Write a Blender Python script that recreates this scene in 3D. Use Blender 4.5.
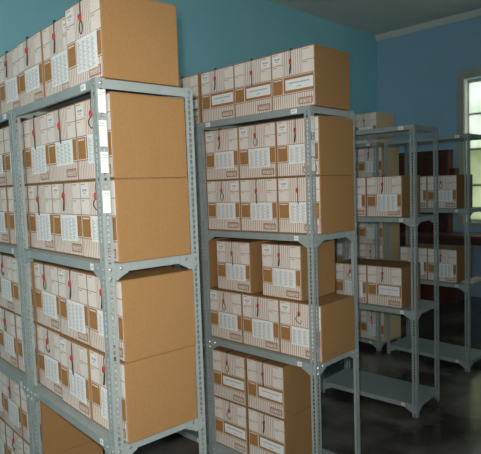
import bpy, bmesh, math, random
from mathutils import Matrix, Vector

for o in list(bpy.data.objects):
    bpy.data.objects.remove(o, do_unlink=True)
scene = bpy.context.scene
COL = scene.collection
rnd = random.Random(11)

# ------------------------------------------------------------------ camera
YAW, PITCH, ROLL, FPX, CAMZ = 0.79476, -0.07455, -0.0340, 533.63, 1.6244
fw = Vector((math.cos(YAW) * math.cos(PITCH), math.sin(YAW) * math.cos(PITCH), math.sin(PITCH)))
rt = fw.cross(Vector((0, 0, 1))).normalized()
up = rt.cross(fw)
r2 = rt * math.cos(ROLL) + up * math.sin(ROLL)
u2 = -rt * math.sin(ROLL) + up * math.cos(ROLL)
cd = bpy.data.cameras.new('camera')
cam = bpy.data.objects.new('camera', cd)
COL.objects.link(cam)
m = Matrix((r2, u2, -fw)).transposed().to_4x4()
m.translation = Vector((0, 0, CAMZ))
cam.matrix_world = m
cd.sensor_fit = 'HORIZONTAL'
cd.sensor_width = 36.0
cd.lens = 36.0 * FPX / 481.0
cd.clip_start = 0.02
scene.camera = cam

# ------------------------------------------------------------------ world, flash, exposure
world = bpy.data.worlds.new('overcast_sky')
scene.world = world
world.use_nodes = True
bg = world.node_tree.nodes['Background']
bg.inputs['Color'].default_value = (0.91, 1.0, 0.98, 1)
bg.inputs['Strength'].default_value = 2.0

ld = bpy.data.lights.new('camera_flash', 'SPOT')
ld.energy = 175
ld.color = (1.0, 0.965, 0.915)
ld.spot_size = math.radians(86)
ld.spot_blend = 0.9
ld.shadow_soft_size = 0.02
flash = bpy.data.objects.new('camera_flash', ld)
COL.objects.link(flash)
fdir = (fw - r2 * 0.20 - u2 * 0.07).normalized()
flash.rotation_euler = fdir.to_track_quat('-Z', 'Y').to_euler()
flash.location = Vector((0, 0, CAMZ)) + u2 * 0.06 - r2 * 0.035 - fw * 0.01

vs = scene.view_settings
vs.view_transform = 'Standard'
vs.look = 'None'
vs.exposure = 0.0
vs.gamma = 1.0
vs.use_curve_mapping = False

# ------------------------------------------------------------------ materials
def mat(name, col, rough=0.6, metal=0.0, spec=0.5, col2=None, scale=8.0, detail=3.0, bump=0.0, bscale=None, stretch=None, lo=0.35, hi=0.65):
    mt = bpy.data.materials.new(name)
    mt.use_nodes = True
    nt = mt.node_tree
    b = nt.nodes['Principled BSDF']
    b.inputs['Base Color'].default_value = (*col, 1)
    b.inputs['Roughness'].default_value = rough
    b.inputs['Metallic'].default_value = metal
    b.inputs['Specular IOR Level'].default_value = spec
    tc = nt.nodes.new('ShaderNodeTexCoord')
    vec = tc.outputs['Object']
    if stretch:
        mp = nt.nodes.new('ShaderNodeMapping')
        mp.inputs['Scale'].default_value = stretch
        nt.links.new(vec, mp.inputs['Vector'])
        vec = mp.outputs['Vector']
    if col2 is not None:
        n = nt.nodes.new('ShaderNodeTexNoise')
        n.inputs['Scale'].default_value = scale
        n.inputs['Detail'].default_value = detail
        nt.links.new(vec, n.inputs['Vector'])
        r = nt.nodes.new('ShaderNodeValToRGB')
        r.color_ramp.elements[0].position = lo
        r.color_ramp.elements[1].position = hi
        r.color_ramp.elements[0].color = (*col, 1)
        r.color_ramp.elements[1].color = (*col2, 1)
        nt.links.new(n.outputs['Fac'], r.inputs['Fac'])
        nt.links.new(r.outputs['Color'], b.inputs['Base Color'])
    if bump:
        n2 = nt.nodes.new('ShaderNodeTexNoise')
        n2.inputs['Scale'].default_value = bscale or scale * 4
        n2.inputs['Detail'].default_value = 4
        nt.links.new(vec, n2.inputs['Vector'])
        bp = nt.nodes.new('ShaderNodeBump')
        bp.inputs['Strength'].default_value = bump
        bp.inputs['Distance'].default_value = 0.004
        nt.links.new(n2.outputs['Fac'], bp.inputs['Height'])
        nt.links.new(bp.outputs['Normal'], b.inputs['Normal'])
    return mt

M = {}
M['kraft'] = mat('kraft_cardboard', (0.315, 0.173, 0.067), 0.85, col2=(0.335, 0.188, 0.075), scale=90, bump=0.15, bscale=220, spec=0.2)
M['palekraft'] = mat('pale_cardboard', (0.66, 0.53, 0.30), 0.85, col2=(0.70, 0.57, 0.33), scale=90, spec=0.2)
M['print'] = mat('printed_cardboard', (0.80, 0.71, 0.64), 0.6, col2=(0.84, 0.76, 0.69), scale=14, spec=0.3)
M['brown'] = mat('brown_print', (0.30, 0.150, 0.090), 0.6, col2=(0.34, 0.18, 0.11), scale=40, spec=0.3)
M['stripe'] = mat('brown_stripe_print', (0.44, 0.295, 0.215), 0.6, col2=(0.48, 0.33, 0.245), scale=40, spec=0.3)
M['logo'] = mat('logo_ground', (0.50, 0.335, 0.255), 0.6, col2=(0.54, 0.37, 0.29), scale=40, spec=0.3)
M['kraftp'] = mat('kraft_print_panel', (0.37, 0.180, 0.058), 0.75, col2=(0.42, 0.215, 0.078), scale=80, spec=0.2)
M['paper'] = mat('white_paper', (0.84, 0.84, 0.82), 0.55, col2=(0.88, 0.88, 0.86), scale=10, spec=0.3)
M['ink'] = mat('grey_ink', (0.40, 0.40, 0.40), 0.6, col2=(0.46, 0.46, 0.46), scale=60)
M['dink'] = mat('dark_ink', (0.09, 0.09, 0.10), 0.6, col2=(0.12, 0.12, 0.13), scale=60)
M['seal'] = mat('red_plastic', (0.40, 0.028, 0.020), 0.35, col2=(0.46, 0.040, 0.026), scale=60)
M['cord'] = mat('black_cord', (0.018, 0.016, 0.02), 0.6, col2=(0.03, 0.028, 0.03), scale=200)
M['steel'] = mat('grey_painted_steel', (0.295, 0.340, 0.328), 0.42, metal=0.0, col2=(0.325, 0.37, 0.358), scale=18, bump=0.03, bscale=120)
M['bolt'] = mat('zinc_bolt', (0.55, 0.55, 0.54), 0.3, metal=0.8, col2=(0.62, 0.62, 0.6), scale=50)
M['teal'] = mat('teal_wall_paint', (0.35, 0.74, 0.84), 0.7, col2=(0.37, 0.77, 0.87), scale=2.5, bump=0.06, bscale=40)
M['blue'] = mat('blue_wall_paint', (0.42, 0.62, 0.80), 0.7, col2=(0.44, 0.64, 0.83), scale=2.5, bump=0.06, bscale=40)
M['ceil'] = mat('ceiling_plaster', (0.80, 0.75, 0.70), 0.9, col2=(0.84, 0.79, 0.74), scale=3, bump=0.05, bscale=30)
M['trim'] = mat('cove_plaster', (0.88, 0.84, 0.76), 0.8, col2=(0.90, 0.86, 0.78), scale=4)
M['winframe'] = mat('window_frame_paint', (0.52, 0.50, 0.42), 0.5, col2=(0.57, 0.55, 0.46), scale=6)
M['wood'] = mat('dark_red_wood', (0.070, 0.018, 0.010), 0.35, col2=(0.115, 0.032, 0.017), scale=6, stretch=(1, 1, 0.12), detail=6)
M['wood_lit'] = mat('dark_red_wood_lit', (0.20, 0.052, 0.024), 0.35, col2=(0.26, 0.075, 0.034), scale=6, stretch=(1, 1, 0.12), detail=6)  # lighter copy of the dark wood, light on one cabinet side painted in
M['woodt'] = mat('table_wood', (0.16, 0.060, 0.042), 0.3, col2=(0.21, 0.085, 0.06), scale=6, stretch=(1, 0.12, 1), detail=6)
M['cream'] = mat('cream_card', (0.80, 0.74, 0.50), 0.6, col2=(0.84, 0.78, 0.55), scale=10)
# dark polished cement floor
M['floor'] = mat('polished_dark_floor', (0.045, 0.040, 0.036), 0.17, col2=(0.20, 0.172, 0.138), scale=2.2, detail=9, lo=0.40, hi=0.70, bump=0.04, bscale=12)
# frosted window glass
pm = bpy.data.materials.new('frosted_glass'); pm.use_nodes = True
nt = pm.node_tree
for n in list(nt.nodes):
    if n.type != 'OUTPUT_MATERIAL':
        nt.nodes.remove(n)
out = [n for n in nt.nodes if n.type == 'OUTPUT_MATERIAL'][0]
tc = nt.nodes.new('ShaderNodeTexCoord')
nz = nt.nodes.new('ShaderNodeTexNoise'); nz.inputs['Scale'].default_value = 2.6; nz.inputs['Detail'].default_value = 2
rp = nt.nodes.new('ShaderNodeValToRGB')
rp.color_ramp.elements[0].position = 0.38; rp.color_ramp.elements[0].color = (0.66, 0.70, 0.60, 1)
rp.color_ramp.elements[1].position = 0.60; rp.color_ramp.elements[1].color = (0.80, 0.82, 0.77, 1)
tr = nt.nodes.new('ShaderNodeBsdfTranslucent')
gl = nt.nodes.new('ShaderNodeBsdfGlossy'); gl.inputs['Roughness'].default_value = 0.25
mx = nt.nodes.new('ShaderNodeMixShader'); mx.inputs['Fac'].default_value = 0.05
nt.links.new(tc.outputs['Object'], nz.inputs['Vector'])
nt.links.new(nz.outputs['Fac'], rp.inputs['Fac'])
nt.links.new(rp.outputs['Color'], tr.inputs['Color'])
nt.links.new(tr.outputs[0], mx.inputs[1]); nt.links.new(gl.outputs[0], mx.inputs[2])
nt.links.new(mx.outputs[0], out.inputs['Surface'])
M['pane'] = pm
pm2 = pm.copy(); pm2.name = 'frosted_glass_foliage_light'  # green light of outdoor foliage, painted into the lower panes' glass colour
cr = [n for n in pm2.node_tree.nodes if n.type == 'VALTORGB'][0].color_ramp
cr.elements[0].color = (0.40, 0.43, 0.30, 1); cr.elements[1].color = (0.56, 0.58, 0.44, 1)
M['pane_foliage_light'] = pm2

# ------------------------------------------------------------------ helpers
def obj(name, mesh, parent=None, loc=None):
    o = bpy.data.objects.new(name, mesh)
    COL.objects.link(o)
    if parent is not None:
        o.parent = parent
    if loc is not None:
        o.location = loc
    return o

def tag(o, label=None, cat=None, group=None, kind=None):
    if label: o['label'] = label
    if cat: o['category'] = cat
    if group: o['group'] = group
    if kind: o['kind'] = kind
    return o

def empty(name, loc, rz=0.0):
    o = bpy.data.objects.new(name, None)
    o.empty_display_size = 0.1
    COL.objects.link(o)
    o.location = loc
    o.rotation_euler = (0, 0, rz)
    return o

def bbox(bm, x0, x1, y0, y1, z0, z1, mi=0, bev=0.0):
    vs_ = [bm.verts.new(p) for p in ((x0, y0, z0), (x1, y0, z0), (x1, y1, z0), (x0, y1, z0), (x0, y0, z1), (x1, y0, z1), (x1, y1, z1), (x0, y1, z1))]
    fs = []
    for f in ((3, 2, 1, 0), (4, 5, 6, 7), (0, 1, 5, 4), (1, 2, 6, 5), (2, 3, 7, 6), (3, 0, 4, 7)):
        ff = bm.faces.new([vs_[i] for i in f]); ff.material_index = mi; fs.append(ff)
    if bev > 0:
        es = list({e for f in fs for e in f.edges})
        bmesh.ops.bevel(bm, geom=es, offset=bev, segments=2, affect='EDGES', profile=0.5)

def finish(bm, name, mats):
    me = bpy.data.meshes.new(name)
    bm.to_mesh(me); bm.free()
    for k in mats:
        me.materials.append(M[k])
    return me

def box_mesh(name, x0, x1, y0, y1, z0, z1, mk, bev=0.0):
    bm = bmesh.new(); bbox(bm, x0, x1, y0, y1, z0, z1, 0, bev)
    return finish(bm, name, [mk])

def tube(bm, pts, r, n=6):
    pts = [Vector(p) for p in pts]
    rings = []
    for i, p in enumerate(pts):
        d = (pts[min(i + 1, len(pts) - 1)] - pts[max(i - 1, 0)]).normalized()
        a = d.orthogonal().normalized() if abs(d.x) > 0.95 else d.cross(Vector((1, 0, 0))).normalized()
        b = d.cross(a)
        rings.append([bm.verts.new(p + (a * math.cos(2 * math.pi * k / n) + b * math.sin(2 * math.pi * k / n)) * r) for k in range(n)])
    for i in range(len(rings) - 1):
        for k in range(n):
            bm.faces.new((rings[i][k], rings[i][(k + 1) % n], rings[i + 1][(k + 1) % n], rings[i + 1][k]))
    bm.faces.new(rings[0]); bm.faces.new(rings[-1])

def text_polys(body, size):
    """flat triangles of a text, centred on the origin, in its own x/y plane"""
    cu = bpy.data.curves.new('lettering', 'FONT')
    cu.body = body; cu.size = size; cu.align_x = 'CENTER'; cu.align_y = 'CENTER'
    cu.resolution_u = 2
    t = bpy.data.objects.new('lettering', cu)
    COL.objects.link(t)
    bpy.context.view_layer.update()
    dg = bpy.context.evaluated_depsgraph_get()
    me = t.evaluated_get(dg).to_mesh()
    vv = [v.co.copy() for v in me.vertices]
    ff = [list(p.vertices) for p in me.polygons]
    t.evaluated_get(dg).to_mesh_clear()
    bpy.data.objects.remove(t, do_unlink=True)
    bpy.data.curves.remove(cu)
    return vv, ff

# ------------------------------------------------------------------ the room
XW, YW, ZC = 7.4, 4.432, 3.858
X0, Y0 = -2.2, -3.0
T = 0.2
fl = obj('floor', box_mesh('floor', X0 - T, XW + T, Y0 - T, YW + T, -0.1, 0, 'floor')); tag(fl, 'dark polished cement floor', kind='structure')
ce = obj('ceiling', box_mesh('ceiling', X0 - T, XW + T, Y0 - T, YW + T, ZC, ZC + 0.15, 'ceil')); tag(ce, 'grey beige plaster ceiling', kind='structure')
wb = obj('wall_back', box_mesh('wall_back', X0 - T, XW + T, YW, YW + T, 0, ZC, 'teal')); tag(wb, 'teal painted back wall', kind='structure')
def pierced(name, axis, at, lo, hi, holes, zb, zt, mk):
    # a wall slab at 'at' (thickness T outwards) with window openings
    bm_ = bmesh.new()
    cuts = [lo] + [v for h in holes for v in h] + [hi]
    def slab(a, b, z0, z1):
        if axis == 'x': bbox(bm_, at - T, at, a, b, z0, z1)
        else: bbox(bm_, a, b, at - T, at, z0, z1)
    for i in range(0, len(cuts), 2):
        slab(cuts[i], cuts[i + 1], 0, ZC)
    for a, b in holes:
        slab(a, b, 0, zb); slab(a, b, zt, ZC)
    return finish(bm_, name, [mk])
HL = [(-2.7, -1.0), (-0.5, 1.2), (1.6, 3.1)]  # openings for the invented windows that admit ambient daylight
HF = [(-1.4, 0.2)]
wl = obj('wall_left', pierced('wall_left', 'x', X0, Y0, YW, HL, 0.95, 3.1, 'teal')); tag(wl, 'teal painted wall behind the racks at left', kind='structure')
wf = obj('wall_front', pierced('wall_front', 'y', Y0, X0 - T, XW + T, HF, 0.95, 3.1, 'blue')); tag(wf, 'blue painted wall behind the camera', kind='structure')
WY0, WY1, WZ0, WZ1 = 1.86, 3.10, 1.035, 2.985      # window opening
bm = bmesh.new()
bbox(bm, XW, XW + T, Y0, WY0, 0, ZC); bbox(bm, XW, XW + T, WY1, YW, 0, ZC)
bbox(bm, XW, XW + T, WY0, WY1, 0, WZ0); bbox(bm, XW, XW + T, WY0, WY1, WZ1, ZC)
wr = obj('wall_right', finish(bm, 'wall_right', ['blue'])); tag(wr, 'blue painted wall with the window', kind='structure')
# plaster cove along the blue wall
bm = bmesh.new()
prof = [(0, 0), (0, -0.082), (-0.012, -0.082), (-0.02, -0.055), (-0.04, -0.02), (-0.045, 0)]
rings = [[bm.verts.new((XW + a, y, ZC + b)) for a, b in prof] for y in (Y0, YW)]
for k in range(len(prof)):
    bm.faces.new((rings[0][k], rings[0][(k + 1) % 6], rings[1][(k + 1) % 6], rings[1][k]))
bm.faces.new(rings[0]); bm.faces.new(rings[1])
bmesh.ops.recalc_face_normals(bm, faces=bm.faces)
tr1 = obj('trim_1', finish(bm, 'trim_1', ['trim'])); tag(tr1, 'pale plaster cove under the ceiling', kind='structure')

# window: casing, reveal frame, sashes with muntins, frosted panes
win = empty('window_1', (XW, (WY0 + WY1) / 2, WZ0)); tag(win, 'tall frosted window with cream frame in blue wall', kind='structure')
yc = (WY0 + WY1) / 2
hw = (WY1 - WY0) / 2; hh = WZ1 - WZ0
bm = bmesh.new()
cs = 0.085
bbox(bm, -0.018, -0.0005, hw, hw + cs, -0.05, hh + 0.13, 0, 0.004); bbox(bm, -0.018, -0.0005, -hw - cs, -hw, -0.05, hh + 0.13, 0, 0.004)
bbox(bm, -0.018, -0.0005, -hw, hw, hh, hh + 0.13, 0, 0.004)
obj('window_casing', finish(bm, 'window_casing', ['winframe']), win)
obj('window_sill', box_mesh('window_sill', -0.04, 0.13, -hw, hw, -0.045, -0.001, 'winframe', 0.004), win)
for yj in (hw - 0.0125, -hw + 0.0005):
    obj('jamb', box_mesh('jamb', 0.0, 0.099, yj, yj + 0.012, 0.0, hh - 0.001, 'trim'), win)
for sgn in (1, -1):
    ya, yb = (0.003, hw - 0.001) if sgn > 0 else (-hw + 0.001, -0.003)
    bm = bmesh.new(); st = 0.022
    bbox(bm, 0.10, 0.14, ya, ya + st, 0.0, hh - 0.001); bbox(bm, 0.10, 0.14, yb - st, yb, 0.0, hh - 0.001)
    bbox(bm, 0.10, 0.14, ya + st, yb - st, 0.0, 0.03); bbox(bm, 0.10, 0.14, ya + st, yb - st, hh - 0.04, hh - 0.001)
    sash = obj('sash', finish(bm, 'sash', ['winframe']), win)
    zs = [0.03, 0.505, 1.002, 1.481, hh - 0.04]
    for k in range(4):
        za, zb = zs[k] + (0.011 if k else 0), zs[k + 1] - (0.011 if k < 3 else 0)
        obj('pane', box_mesh('pane', 0.117, 0.122, ya + st, yb - st, za, zb, 'pane' if k > 1 else 'pane_foliage_light'), sash)
        if k:
            obj('glazing_bar', box_mesh('glazing_bar', 0.105, 0.135, ya + st, yb - st, zs[k] - 0.011, zs[k] + 0.011, 'winframe'), sash)

# invented open casements in the two unseen walls, added to let in ambient daylight
for k, (axis, at, (a, b)) in enumerate([('x', X0, h) for h in HL] + [('y', Y0, h) for h in HF]):
    root = empty(f'window_{k + 2}', (at, (a + b) / 2, 0.95) if axis == 'x' else ((a + b) / 2, at, 0.95), 0 if axis == 'x' else math.pi / 2)
    tag(root, 'added open casement behind the camera, for ambient light', kind='structure')
    h2 = (b - a) / 2 - 0.002; hz = 2.148
    for yy in ((-h2, -h2 + 0.05), (-0.025, 0.025), (h2 - 0.05, h2)):
        obj('fill_mullion', box_mesh('fill_mullion', -0.12, -0.07, yy[0], yy[1], 0.05, hz - 0.05, 'winframe'), root)
    for zz in ((0.002, 0.05), (hz - 0.05, hz)):
        obj('fill_rail', box_mesh('fill_rail', -0.12, -0.07, -h2, h2, zz[0], zz[1], 'winframe'), root)

# ------------------------------------------------------------------ rack meshes
H, W, D = 2.0, 0.7844, 0.3928
LEV = [2.0, 1.3788, 0.7415, 0.0878]
FL, TH, LIP = 0.035, 0.002, 0.032

def flange_cells(bm, place, n, pitch, z0, wd, hw_, hh_, th):
    """a strip of n cells, each with a punched slot; place(a, z, t) maps strip coords to 3D"""
    def ring(t):
        rows = []
        for k in range(n):
            za, zb = z0 + k * pitch, z0 + (k + 1) * pitch
            zc = (za + zb) / 2; c = wd / 2
            o4 = [place(0, za, t), place(wd, za, t), place(wd, zb, t), place(0, zb, t)]
            i4 = [place(c - hw_, zc - hh_, t), place(c + hw_, zc - hh_, t), place(c + hw_, zc + hh_, t), place(c - hw_, zc + hh_, t)]
            rows.append(([bm.verts.new(p) for p in o4], [bm.verts.new(p) for p in i4]))
        return rows
    A, B = ring(0), ring(th)
    for k in range(n):
        for (o4, i4) in (A[k], B[k]):
            for q in range(4):
                bm.faces.new((o4[q], o4[(q + 1) % 4], i4[(q + 1) % 4], i4[q]))
        for q in range(4):
            bm.faces.new((A[k][1][q], A[k][1][(q + 1) % 4], B[k][1][(q + 1) % 4], B[k][1][q]))
        for q in (1, 3):
            bm.faces.new((A[k][0][q], A[k][0][(q + 1) % 4], B[k][0][(q + 1) % 4], B[k][0][q]))
    bm.faces.new((A[0][0][0], A[0][0][1], B[0][0][1], B[0][0][0]))
    bm.faces.new((A[-1][0][2], A[-1][0][3], B[-1][0][3], B[-1][0][2]))

def make_post_mesh():
    # L-shaped upright, outer corner at the origin, flanges along +x and +y
    bm = bmesh.new()
    n = 98; pitch = H / n
    flange_cells(bm, lambda a, z, t: (t, a, z), n, pitch, 0, FL, 0.0048, 0.0074, TH)
    flange_cells(bm, lambda a, z, t: (TH + a, t, z), n, pitch, 0, FL - TH, 0.0048, 0.0074, TH)
    bmesh.ops.remove_doubles(bm, verts=bm.verts, dist=1e-5)
    bmesh.ops.recalc_face_normals(bm, faces=bm.faces)
    return finish(bm, 'post', ['steel'])

POST = make_post_mesh()

def make_shelf_mesh():
    # pressed tray: flat deck with turned-down lips and a small return
    bm = bmesh.new()
    g = 0.0045; t = 0.0015
    bbox(bm, g, D - g, g, W - g, -t, 0)
    for x0, x1 in ((g, g + t), (D - g - t, D - g)):
        bbox(bm, x0, x1, g, W - g, -LIP, -t)
    for y0, y1 in ((g, g + t), (W - g - t, W - g)):
        bbox(bm, g + t, D - g - t, y0, y1, -LIP, -t)
    bbox(bm, g + t, g + 0.014, g + t, W - g - t, -LIP, -LIP + t)
    bbox(bm, D - g - 0.014, D - g - t, g + t, W - g - t, -LIP, -LIP + t)
    return finish(bm, 'shelf', ['steel'])

SHELF = make_shelf_mesh()

def make_gusset_mesh():
    # corner plate in the local x/z plane, x away from the post's outer corner, z = 0 at the shelf top
    out_ = [(0.003, -0.003), (0.088, -0.003), (0.088, -0.036), (0.078, -0.040), (0.054, -0.052), (0.046, -0.0588), (0.003, -0.0588)]
    bm = bmesh.new()
    a = [bm.verts.new((x, 0.0022, z)) for x, z in out_]
    b = [bm.verts.new((x, 0.0042, z)) for x, z in out_]
    bm.faces.new(a); bm.faces.new(list(reversed(b)))
    for k in range(len(a)):
        bm.faces.new((a[k], b[k], b[(k + 1) % len(a)], a[(k + 1) % len(a)]))
    bmesh.ops.recalc_face_normals(bm, faces=bm.faces)
    return finish(bm, 'gusset', ['steel'])

GUSSET = make_gusset_mesh()

def make_gusset_mirror():
    me = GUSSET.copy(); me.name = 'gusset_mirrored'
    for v in me.vertices:
        v.co.x = -v.co.x
    me.flip_normals()
    return me

GUSSET_M = make_gusset_mirror()

def bolt(bm, c, nrm, r=0.0062):
    nrm = Vector(nrm); c = Vector(c)
    a = nrm.orthogonal().normalized(); b = nrm.cross(a)
    rings = []
    for rr, h in ((r, 0.0), (r, 0.0015), (r * 0.72, 0.0036), (r * 0.3, 0.0046)):
        rings.append([bm.verts.new(c + nrm * h + (a * math.cos(k * math.pi / 4) + b * math.sin(k * math.pi / 4)) * rr) for k in range(8)])
    for i in range(3):
        for k in range(8):
            bm.faces.new((rings[i][k], rings[i][(k + 1) % 8], rings[i + 1][(k + 1) % 8], rings[i + 1][k]))
    bm.faces.new(rings[-1])

def make_bolts_mesh():
    bm = bmesh.new()
    for li, z in enumerate(LEV):
        for ys, ye in ((0, 1), (W, -1)):
            for xs, xe in ((0, 1), (D, -1)):
                pts = [(0.0175, -0.016, 0)] if li == 0 else [(0.0175, -0.019, 0), (0.0175, -0.049, 0), (0.060, -0.019, 1)]
                for d, dz, on_lip in pts:
                    off = 0.0022 if on_lip else 0.0
                    bolt(bm, (xs + xe * off, ys + ye * d, z + dz), (-xe, 0, 0))
                    bolt(bm, (xs + xe * d, ys + ye * off, z + dz), (0, -ye, 0))
    bmesh.ops.recalc_face_normals(bm, faces=bm.faces)
    return finish(bm, 'bolts', ['bolt'])

BOLTS = make_bolts_mesh()

def strips(bm, plane, items, off, mi):
    """flat printed rectangles; plane(a, b, off) -> 3D"""
    for a0, a1, b0, b1 in items:
        f = bm.faces.new([bm.verts.new(plane(a, b, off)) for a, b in ((a0, b0), (a1, b0), (a1, b1), (a0, b1))])
        f.material_index = mi

def put_text(bm, plane, body, size, ca, cb, off, mi, sx=1.0):
    vv, ff = text_polys(body, size)
    vs_ = [bm.verts.new(plane(ca + v.x * sx, cb + v.y, off)) for v in vv]
    for f in ff:
        try:
            bm.faces.new([vs_[i] for i in f]).material_index = mi
        except ValueError:
            pass

def shelf_tag_mesh(body):
    bm = bmesh.new()
    # lies on the front lip (plane x = const, reading from -x: left = +y)
    pl = lambda a, b, off: (-off, -a, b)
    bbox(bm, -0.0006, 0.0, -0.019, 0.019, -0.011, 0.011)
    put_text(bm, pl, body, 0.016, 0, 0, 0.0009, 1)
    return finish(bm, 'shelf_tag', ['paper', 'dink'])

TAGS = [shelf_tag_mesh(t) for t in ('A-1', 'A-2', 'A-3', 'A-4')]

def post_label_mesh(body, h):
    bm = bmesh.new()
    # on the end flange (plane y = const, reading from -y: left = -x)
    pl = lambda a, b, off: (a, -off, b)
    w2 = 0.0135
    bbox(bm, -w2, w2, -0.0005, 0.0, -h / 2, h / 2)
    put_text(bm, pl, body, 0.0105, 0, h / 2 - 0.010, 0.0008, 1, 0.95)
    strips(bm, pl, [(-w2 + .001, w2 - .001, h / 2 - 0.0185, h / 2 - 0.0172)], 0.0008, 1)
    rows = []
    z = h / 2 - 0.025
    k = 0
    while z > -h / 2 + 0.004:
        rows.append((-w2 + 0.003, w2 - 0.003 - 0.004 * (k % 3), z - 0.0011, z)); z -= 0.0052; k += 1
    strips(bm, pl, rows, 0.0008, 2)
    return finish(bm, 'post_label', ['paper', 'dink', 'ink'])

RACKS = {
    'r1': (0.9198, 1.5929, -0.0563), 'r2': (2.0378, 1.5822, 0.0258),
    'r3': (3.3255, 1.7193, 0.0590), 'r4': (4.4267, 1.8168, -0.0285),
}
def rl(r, x, y, z=0.0):
    ox, oy, a = RACKS[r]
    return Vector((ox + x * math.cos(a) - y * math.sin(a), oy + x * math.sin(a) + y * math.cos(a), z))
for nw, src, yoff in (('r1b', 'r1', 0.819), ('r2b', 'r2', 0.803), ('r4b', 'r4', 0.866)):
    p = rl(src, 0, yoff)
    RACKS[nw] = (p.x, p.y, RACKS[src][2])

GROUP_RACK = 'grey steel shelving racks'
def make_rack(key, label, gussets=True, left_tag=False, wide=1.0):
    ox, oy, a = RACKS[key]
    root = empty('shelving_rack', (ox, oy, 0), a)
    tag(root, label, 'rack', GROUP_RACK)
    root.scale = (1, wide, 1)
    for (px, py, rz) in ((0, 0, 0), (D, 0, math.pi / 2), (D, W, math.pi), (0, W, -math.pi / 2)):
        p = obj('post', POST, root, (px, py, 0)); p.rotation_euler = (0, 0, rz)
    for li, z in enumerate(LEV):
        s = obj('shelf', SHELF, root, (0, 0, z if li else z - 0.001))
        t = obj('shelf_tag', TAGS[li], s, (0.0043, 0.098, -0.016))
        if left_tag and li == 0:
            obj('shelf_tag', TAGS[0], s, (0.0043, W - 0.07, -0.016))
        if li and gussets:
            # front and back plates run along y, end plates along x
            for (px, py, rz, mir) in ((0, 0, 0, False), (D, 0, 0, True), (D, W, math.pi, False), (0, W, math.pi, True),
                                      (0, 0, -math.pi / 2, True), (0, W, -math.pi / 2, False), (D, 0, math.pi / 2, False), (D, W, math.pi / 2, True)):
                g = obj('gusset', GUSSET_M if mir else GUSSET, s, (px, py, 0)); g.rotation_euler = (0, 0, rz)
    tag(obj('bolts', BOLTS, root), kind='stuff')
    return root

rack1 = make_rack('r1', 'nearest grey steel shelving rack, full of archive boxes, white labels down its post', wide=1.03)
rack1b = make_rack('r1b', 'grey steel shelving rack at the left picture edge, beyond the nearest rack', wide=1.03)
rack2 = make_rack('r2', 'second grey steel shelving rack in the middle, three boxes on top', left_tag=True)
rack2b = make_rack('r2b', 'grey steel shelving rack almost hidden, between nearest and middle racks')
rack3 = make_rack('r3', 'third grey steel shelving rack with bare top shelf and empty bottom shelf')
rack4 = make_rack('r4', 'far right grey steel shelving rack in front of the window')
rack4b = make_rack('r4b', 'far grey steel shelving rack seen through the third rack, beside teal wall')
for body, za, zb, x in (('10-60', 1.886, 1.962, 0.0195), ('10-61', 1.775, 1.861, 0.0180), ('10-62', 1.687, 1.757, 0.0175), ('10-63', 1.553, 1.628, 0.0175)):
    obj('post_label', post_label_mesh(body, zb - za), rack1, (x, -0.0003, (za + zb) / 2))
for body, za, zb in (('10-70', 1.875, 1.95), ('10-71', 1.76, 1.835), ('10-72', 1.69, 1.75)):
    obj('post_label', post_label_mesh(body, zb - za), rack2, (0.0185, -0.0003, (za + zb) / 2))

# ------------------------------------------------------------------ archive box meshes
BW, BD, BH = 0.270, 0.300, 0.2878
def pf(s, t, off):
    """front face of a box: s from the viewer's left, t from the bottom"""
    return (-BD / 2 - off, BW * (0.5 - s), BH * t)

def body_mesh():
    bm = bmesh.new()
    bbox(bm, -BD / 2, BD / 2, -BW / 2, BW / 2, 0, BH - 0.003, 0, 0.0025)
    return finish(bm, 'body', ['kraft'])

def flap_mesh():
    return box_mesh('top_flap', -BD / 4 + 0.0016, BD / 4 - 0.0012, -BW / 2 + 0.001, BW / 2 - 0.001, 0, 0.003, 'kraft', 0.0008)

def print_mesh():
    bm = bmesh.new()
    f = pf
    e = 0.0003
    strips(bm, f, [(0.012, 0.988, 0.012, 0.988)], e, 0)
    br = [(0.012, 0.988, 0.250, 0.261), (0.012, 0.988, 0.556, 0.566), (0.012, 0.020, 0.012, 0.988), (0.980, 0.988, 0.012, 0.988),
          (0.012, 0.988, 0.980, 0.988), (0.012, 0.988, 0.012, 0.020),
          (0.02, 0.285, 0.768, 0.776), (0.715, 0.98, 0.768, 0.776), (0.280, 0.287, 0.566, 0.98), (0.713, 0.720, 0.566, 0.98)]
    br += [(0.045, 0.16, 0.952, 0.961), (0.045, 0.12, 0.738, 0.747), (0.735, 0.87, 0.952, 0.961), (0.735, 0.83, 0.738, 0.747)]
    strips(bm, f, br, 2 * e, 1)
    st = []
    s = 0.045
    while s < 0.97:
        st.append((s, s + 0.016, 0.02, 0.25)); s += 0.0505
    s = 0.318
    while s < 0.70:
        st.append((s, s + 0.014, 0.566, 0.98)); s += 0.0505
    strips(bm, f, st, 2 * e, 2)
    strips(bm, f, [(0.030, 0.265, 0.272, 0.546), (0.285, 0.970, 0.272, 0.546)], 2 * e, 3)
    strips(bm, f, [(0.05, 0.235, 0.508, 0.526)], 3 * e, 0)
    # framed logo
    strips(bm, f, [(0.625, 0.935, 0.055, 0.168)], 3 * e, 1)
    strips(bm, f, [(0.640, 0.920, 0.068, 0.155)], 4 * e, 4)
    pl = lambda a, b, off: (-BD / 2 - off, BW * (0.5 - 0.78) - a, BH * 0.109 + b)
    put_text(bm, pl, 'merit', 0.0345, 0, 0.0, 5 * e, 0, 0.95)
    return finish(bm, 'printed_front', ['print', 'brown', 'stripe', 'kraftp', 'logo'])

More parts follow.
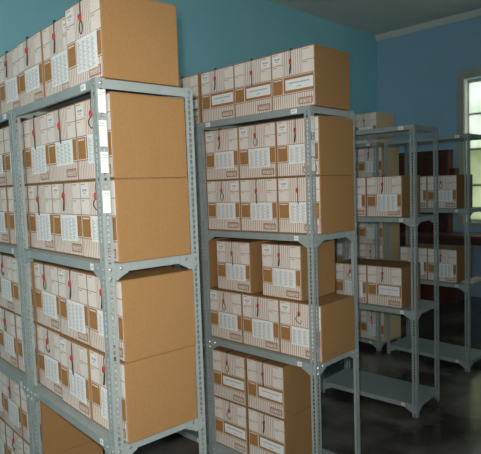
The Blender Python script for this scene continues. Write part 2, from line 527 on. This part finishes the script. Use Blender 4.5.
def list_mesh(s0, s1, t0, t1, skew=0.0):
    bm = bmesh.new()
    f = lambda s, t, off: pf(s, t + skew * (s - s0), off)
    strips(bm, f, [(s0, s1, t0, t1)], 0.0022, 0)
    c4 = [f(s, t, o) for o in (0.0016, 0.0022) for s, t in ((s0, t0), (s1, t0), (s1, t1), (s0, t1))]
    v = [bm.verts.new(p) for p in c4]
    for q in range(4):
        bm.faces.new((v[q], v[(q + 1) % 4], v[4 + (q + 1) % 4], v[4 + q]))
    rows = []
    n = 4
    cw = (s1 - s0 - 0.06) / n
    for c in range(n):
        t = t1 - 0.045
        k = c
        while t > t0 + 0.03:
            a = s0 + 0.03 + c * cw
            rows.append((a, a + cw * (0.42 + 0.18 * ((k * 7) % 3)), t - 0.0075, t)); t -= 0.0185; k += 1
    strips(bm, f, rows, 0.0026, 1)
    return finish(bm, 'paper_list', ['paper', 'ink'])

def title_mesh(s0, s1, t0, t1):
    bm = bmesh.new()
    strips(bm, pf, [(s0, s1, t0, t1)], 0.0018, 0)
    rows = []
    w = s1 - s0
    a = s0 + 0.14 * w
    tm = t1 - 0.42 * (t1 - t0)
    k = 0
    while a < s0 + 0.86 * w:
        l = 0.022 + 0.012 * ((k * 5) % 3)
        rows.append((a, a + l, tm, tm + 0.022)); a += l + 0.008; k += 1
    rows.append((s0 + 0.42 * w, s0 + 0.47 * w, t0 + 0.22 * (t1 - t0), t0 + 0.22 * (t1 - t0) + 0.016))
    rows.append((s0 + 0.49 * w, s0 + 0.58 * w, t0 + 0.22 * (t1 - t0), t0 + 0.22 * (t1 - t0) + 0.016))
    strips(bm, pf, rows, 0.0022, 1)
    return finish(bm, 'title_label', ['paper', 'ink'])

def number_mesh(s0, t0):
    bm = bmesh.new()
    s1, t1 = s0 + 0.19, t0 + 0.105
    strips(bm, pf, [(s0, s1, t0, t1)], 0.0016, 0)
    strips(bm, pf, [(s0 + 0.03, s0 + 0.08, t0 + 0.05, t0 + 0.08), (s0 + 0.09, s0 + 0.16, t0 + 0.05, t0 + 0.08), (s0 + 0.05, s0 + 0.13, t0 + 0.018, t0 + 0.032)], 0.002, 1)
    return finish(bm, 'number_label', ['paper', 'ink'])

def seal_mesh(s, t, tilt):
    bm = bmesh.new()
    c = Vector(pf(s, t, 0.007))
    bmesh.ops.create_uvsphere(bm, u_segments=12, v_segments=8, radius=1.0)
    for v in bm.verts:
        p = v.co.copy()
        k = 1.0 + 0.22 * max(0.0, p.z) - 0.18 * max(0.0, -p.z)
        q = Vector((p.x * 0.0055, p.y * 0.0078 * k, p.z * 0.0135))
        q.rotate(Matrix.Rotation(tilt, 3, 'X'))
        v.co = c + q
    # little locking tab below the bead
    bm2 = bmesh.new()
    for f in bm.faces:
        f.smooth = True
    return finish(bm, 'seal', ['seal'])

def cord_mesh(s, t, kind, knot):
    bm = bmesh.new()
    def P(ds, dt, off=0.0045):
        return pf(s + ds, t + dt, off)
    r = 0.0017
    yk = BW * (0.5 - s)
    top = [(-BD / 2 + 0.05, yk, BH + 0.002), (-BD / 2 + 0.012, yk, BH + 0.002), (-BD / 2 - 0.003, yk, BH - 0.001)] if knot else [(-BD / 2 - 0.001, yk, BH - 0.006), (-BD / 2 - 0.003, yk, BH - 0.012)]
    tube(bm, top + [P(0.0, (1 - t) * 0.6), P(0.004, 0.03), P(0.0, 0.0)], r)
    if kind == 0:      # two straight strands
        tube(bm, [P(0, -0.02), P(-0.006, -0.08), P(-0.018, -0.15), P(-0.03, -0.215)], 0.0024)
        tube(bm, [P(0, -0.02), P(0.006, -0.08), P(0.0, -0.14), P(-0.012, -0.20)], r)
    elif kind == 1:    # closed loop
        pts = [P(0, -0.03)] + [P(0.045 * math.sin(2 * math.pi * k / 12), -0.115 + 0.075 * math.cos(2 * math.pi * k / 12)) for k in range(13)]
        tube(bm, pts, r)
    elif kind == 2:    # single long tail
        tube(bm, [P(0, -0.02), P(0.006, -0.10), P(0.003, -0.17), P(0.01, -0.24)], 0.0026)
    else:              # curl swinging to one side
        pts = [P(-0.01 - 0.075 * math.sin(math.pi * k / 8), -0.02 - 0.15 * k / 8) for k in range(9)]
        tube(bm, pts + [P(0.03, -0.17), P(0.05, -0.12)], r)
    bm.normal_update()
    # knot on the top edge
    if knot:
        bbox(bm, -BD / 2 - 0.004, -BD / 2 + 0.008, BW * (0.5 - s) - 0.004, BW * (0.5 - s) + 0.004, BH, BH + 0.006, 0, 0.0015)
    bmesh.ops.recalc_face_normals(bm, faces=bm.faces)
    return finish(bm, 'cord', ['cord'])

BODY, FLAP, PRINT = body_mesh(), flap_mesh(), print_mesh()
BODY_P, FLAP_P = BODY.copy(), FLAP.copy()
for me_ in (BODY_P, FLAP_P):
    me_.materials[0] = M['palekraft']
LISTS = [list_mesh(0.30, 0.86, 0.225, 0.550), list_mesh(0.31, 0.87, 0.150, 0.560), list_mesh(0.29, 0.84, 0.190, 0.545, 0.02), list_mesh(0.33, 0.88, 0.205, 0.565, -0.015)]
TITLES = [title_mesh(0.33, 0.955, 0.320, 0.500), title_mesh(0.34, 0.93, 0.290, 0.520)]
NUMS = [number_mesh(0.055, 0.815), number_mesh(0.06, 0.83), number_mesh(0.75, 0.815)]
SC = []
for s_, t_, tl, kd in ((0.47, 0.80, 0.1, 0), (0.48, 0.79, -0.15, 1), (0.46, 0.77, 0.2, 2), (0.50, 0.80, -0.1, 3), (0.46, 0.82, 0.25, 0), (0.49, 0.76, 0.0, 2)):
    SC.append((seal_mesh(s_, t_, tl), cord_mesh(s_, t_, kd, False), cord_mesh(s_, t_, kd, True)))

RACKW = {'r1': 'nearest rack', 'r1b': 'picture-edge rack', 'r2': 'middle rack', 'r2b': 'half-hidden rack', 'r3': 'third rack', 'r4': 'far right rack', 'r4b': 'far teal-wall rack'}
counts = {}
def put_box(r, y, z, x=0.045, kind='list', v=None, num=None, yaw=0.0, where='', open_top=False):
    wide = 1.025 if r in ('r1', 'r1b') else 1.0
    """y, x: the box's right end and front in rack coordinates"""
    ox, oy, a = RACKS[r]
    c = rl(r, x + BD / 2, y + BW * wide / 2, z + 0.0006)
    root = empty('archive_box', c, a + yaw)
    root.scale = (1, wide, 1)
    k = counts.get('n', 0); counts['n'] = k + 1
    look = 'wide title label' if kind == 'title' else 'printed list'
    tag(root, f'archive box with {look}, {where}', 'box', 'sealed archive boxes on the racks')
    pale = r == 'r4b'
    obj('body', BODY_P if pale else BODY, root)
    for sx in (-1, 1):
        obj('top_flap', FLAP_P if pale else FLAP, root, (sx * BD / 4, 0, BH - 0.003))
    obj('printed_front', PRINT, root)
    if kind == 'title':
        obj('title_label', TITLES[(v or 0) % len(TITLES)], root)
    else:
        obj('paper_list', LISTS[(v if v is not None else rnd.randrange(4)) % 4], root)
    n = num if num is not None else rnd.choice((0, 1, 2, None))
    if n is not None and n >= 0:
        obj('number_label', NUMS[n], root)
    s = SC[rnd.randrange(len(SC))] if v is None else SC[(k * 5 + v) % len(SC)]
    obj('seal', s[0], root); obj('cord', s[2 if open_top else 1], root)
    return root

S = BW + 0.0012
SH = ['topmost shelf', 'upper shelf', 'lower shelf', 'bottom shelf']
COLN = ['right end', 'middle', 'left end']
def jit(a=0.006): return rnd.uniform(-a, a)
def row(r, li, tier, ys, xs, **kw):
    n = len(ys)
    for i, y in enumerate(ys):
        z = LEV[li] + tier * (BH + 0.0008)
        x = xs[i] if isinstance(xs, (list, tuple)) else xs + jit(0.003)
        cn = COLN[i] if n == 3 else (['right one', 'left one'][i] if n == 2 else '')
        tn = '' if li == 0 else ('upper row' if tier else 'lower row') if r not in ('r3', 'r4') else ''
        k2 = {k: (q[i] if isinstance(q, (list, tuple)) else q) for k, q in kw.items()}
        put_box(r, y, z, x, yaw=jit(0.004), open_top=(li == 0 or tier == 1 or r in ('r3', 'r4')), where=' '.join(q for q in (cn, tn, 'on', SH[li], 'of', RACKW[r]) if q), **k2)

# nearest rack
S1 = BW * 1.025 + 0.0012
Y1 = [-0.015, -0.015 + S1, -0.015 + 2 * S1]
row('r1', 0, 0, [-0.010, -0.010 + S1, -0.010 + 2 * S1], [0.028, 0.050, 0.046], v=[1, 1, 0], num=[0, 2, -1])
row('r1', 1, 0, Y1, [0.046, 0.050, 0.052], v=[0, 2, 1], num=[0, 1, 0])
row('r1', 1, 1, Y1, [0.044, 0.046, 0.050], v=[3, 0, 1], num=[0, 0, -1])
row('r1', 2, 0, Y1, [0.046, 0.042, 0.052], v=[1, 3, 2], num=[0, 0, -1])
row('r1', 2, 1, Y1, [0.052, 0.054, 0.056], v=[0, 1, 3], num=[-1, 0, 1])
# rack at the left picture edge
for li, tier in ((0, 0), (1, 0), (1, 1), (2, 0), (2, 1), (3, 0), (3, 1)):
    row('r1b', li, tier, [0.010, 0.012 + S1, 0.014 + 2 * S1], 0.054)
# middle rack
Y2 = [-0.012, -0.012 + S, -0.012 + 2 * S]
row('r2', 0, 0, Y2, [0.033, 0.038, 0.040], kind='title', v=[0, 0, 0], num=[0, 2, 0])
row('r2', 1, 0, Y2, [0.056, 0.055, 0.056], v=[2, 0, 0], num=[0, -1, 2])
row('r2', 1, 1, Y2, [0.057, 0.056, 0.056], v=[0, 2, 0], num=[0, 0, 0])
row('r2', 2, 0, Y2, [0.040, 0.040, 0.040], v=[0, 2, 0], num=[0, 0, 0])
row('r2', 2, 1, [0.124, 0.475], [0.066, 0.062], v=[0, 0], num=[0, 0])
row('r2', 3, 0, [0.244, 0.244 + S + 0.008], [0.042, 0.040], kind='title', v=[0, 0], num=[-1, -1])
row('r2', 3, 1, [0.246, 0.246 + S + 0.008], [0.046, 0.042], kind='title', v=[0, 0], num=[-1, -1])
# half-hidden rack beyond
for li, tier in ((0, 0), (1, 0), (1, 1), (2, 0), (2, 1), (3, 0), (3, 1)):
    row('r2b', li, tier, [0.014 if li == 0 else 0.006], 0.040 if li == 0 else 0.058, **({'kind': 'title', 'v': 0} if li in (0, 3) else {}))
# third rack
row('r3', 1, 0, [0.108, 0.108 + S], [0.034, 0.034], v=[1, 0], num=[-1, -1])
row('r3', 2, 0, [0.114, 0.114 + S], [0.034, 0.034], kind=['title', 'list'], v=[1, 1], num=[-1, -1])
# far right rack
row('r4', 1, 0, [0.112, 0.112 + S], [0.032, 0.034], v=[0, 0], num=[-1, -1])
row('r4', 2, 0, [0.114, 0.114 + S], [0.032, 0.034], v=[1, 1], num=[-1, -1])
# far rack by the teal wall
row('r4b', 0, 0, [0.02], [0.04], v=[2], num=[-1])
for li, tier in ((1, 0), (1, 1), (2, 0), (2, 1), (3, 0)):
    row('r4b', li, tier, [-0.028, -0.026 + S], 0.042, num=-1)

# ------------------------------------------------------------------ things along the blue wall
# cream folder lying on the far right rack's third shelf
ox, oy, a4 = RACKS['r4']
bm = bmesh.new()
bbox(bm, -0.14, 0.14, -0.05, 0.05, 0, 0.010, 0, 0.002); bbox(bm, -0.135, 0.135, -0.048, 0.048, 0.011, 0.014, 0, 0.0008)
fo = obj('paper_folder', finish(bm, 'paper_folder', ['cream']), None, rl('r4', 0.235, 0.056, LEV[2] + 0.0006))
fo.rotation_euler = (0, 0, a4); tag(fo, 'cream folder lying on lower shelf of far right rack', 'folder')

# long table against the wall
TX0, TX1, TY0, TY1, TZ = 6.83, 7.375, 1.55, 4.2, 0.90
tb = empty('wall_table', ((TX0 + TX1) / 2, (TY0 + TY1) / 2, 0)); tag(tb, 'long dark red wooden table against blue wall under the window', 'table')
hx, hy = (TX1 - TX0) / 2, (TY1 - TY0) / 2
obj('table_top', box_mesh('table_top', -hx, hx, -hy, hy, TZ - 0.03, TZ, 'woodt', 0.004), tb)
bm = bmesh.new()
bbox(bm, -hx + 0.02, -hx + 0.04, -hy + 0.06, hy - 0.06, TZ - 0.115, TZ - 0.031); bbox(bm, hx - 0.04, hx - 0.02, -hy + 0.06, hy - 0.06, TZ - 0.115, TZ - 0.031)
obj('apron', finish(bm, 'apron', ['wood']), tb)
for sx in (-1, 1):
    for sy in (-1, 1):
        bm = bmesh.new()
        bbox(bm, -0.03, 0.03, -0.03, 0.03, 0, TZ - 0.031, 0, 0.004)
        for v in bm.verts:
            if v.co.z < 0.2:
                v.co.x *= 0.7; v.co.y *= 0.7
        obj('leg', finish(bm, 'leg', ['wood']), tb, (sx * (hx - 0.05), sy * (hy - 0.05), 0))

obj('pedestal', box_mesh('pedestal', -hx + 0.045, hx - 0.045, 0.11, hy - 0.09, 0.0, TZ - 0.031, 'wood', 0.004), tb)

# dark wooden cabinet standing on the table
cy0, cy1, cx0, cx1, cz = 3.245, 4.06, 7.235, 7.372, 1.142
cb = empty('wood_cabinet', ((cx0 + cx1) / 2, (cy0 + cy1) / 2, TZ + 0.0005)); tag(cb, 'dark red wooden cabinet standing on the long wall table', 'cabinet')
hx, hy = (cx1 - cx0) / 2, (cy1 - cy0) / 2
obj('side_panel', box_mesh('side_panel', -hx, hx, -hy, -hy + 0.025, 0, cz - 0.03, 'wood_lit', 0.002), cb)
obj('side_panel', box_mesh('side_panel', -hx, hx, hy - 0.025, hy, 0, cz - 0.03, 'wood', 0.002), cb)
obj('back_panel', box_mesh('back_panel', hx - 0.015, hx, -hy + 0.026, hy - 0.026, 0, cz - 0.03, 'wood'), cb)
obj('cabinet_top', box_mesh('cabinet_top', -hx - 0.015, hx, -hy - 0.012, hy + 0.012, cz - 0.029, cz, 'wood', 0.003), cb)
obj('cabinet_base', box_mesh('cabinet_base', -hx + 0.012, hx - 0.016, -hy + 0.026, hy - 0.026, 0, 0.05, 'wood', 0.002), cb)
dw = (2 * hy - 0.006) / 2
for k in range(2):
    y0 = -hy + 0.001 + k * (dw + 0.004)
    y1 = y0 + dw
    bm = bmesh.new(); st = 0.062
    xa, xb = -hx - 0.021, -hx - 0.001
    bbox(bm, xa, xb, y0, y0 + st, 0.052, cz - 0.034, 0, 0.002); bbox(bm, xa, xb, y1 - st, y1, 0.052, cz - 0.034, 0, 0.002)
    bbox(bm, xa, xb, y0 + st, y1 - st, 0.052, 0.052 + st, 0, 0.002); bbox(bm, xa, xb, y0 + st, y1 - st, cz - 0.034 - st, cz - 0.034, 0, 0.002)
    d = obj('door', finish(bm, 'door', ['wood']), cb)
    obj('door_panel', box_mesh('door_panel', xa + 0.008, xb - 0.004, y0 + st + 0.001, y1 - st - 0.001, 0.053 + st, cz - 0.035 - st, 'wood', 0.001), d)
    bm = bmesh.new()
    yk = y1 - 0.03 if k == 0 else y0 + 0.03
    bmesh.ops.create_uvsphere(bm, u_segments=10, v_segments=6, radius=0.012, matrix=Matrix.Translation((xa - 0.0125, yk, cz * 0.5)))
    obj('knob', finish(bm, 'knob', ['bolt']), d)
obj('side_bracket', box_mesh('side_bracket', -hx + 0.02, hx, -hy - 0.085, -hy - 0.0005, 0.70, 0.885, 'wood', 0.004), cb)
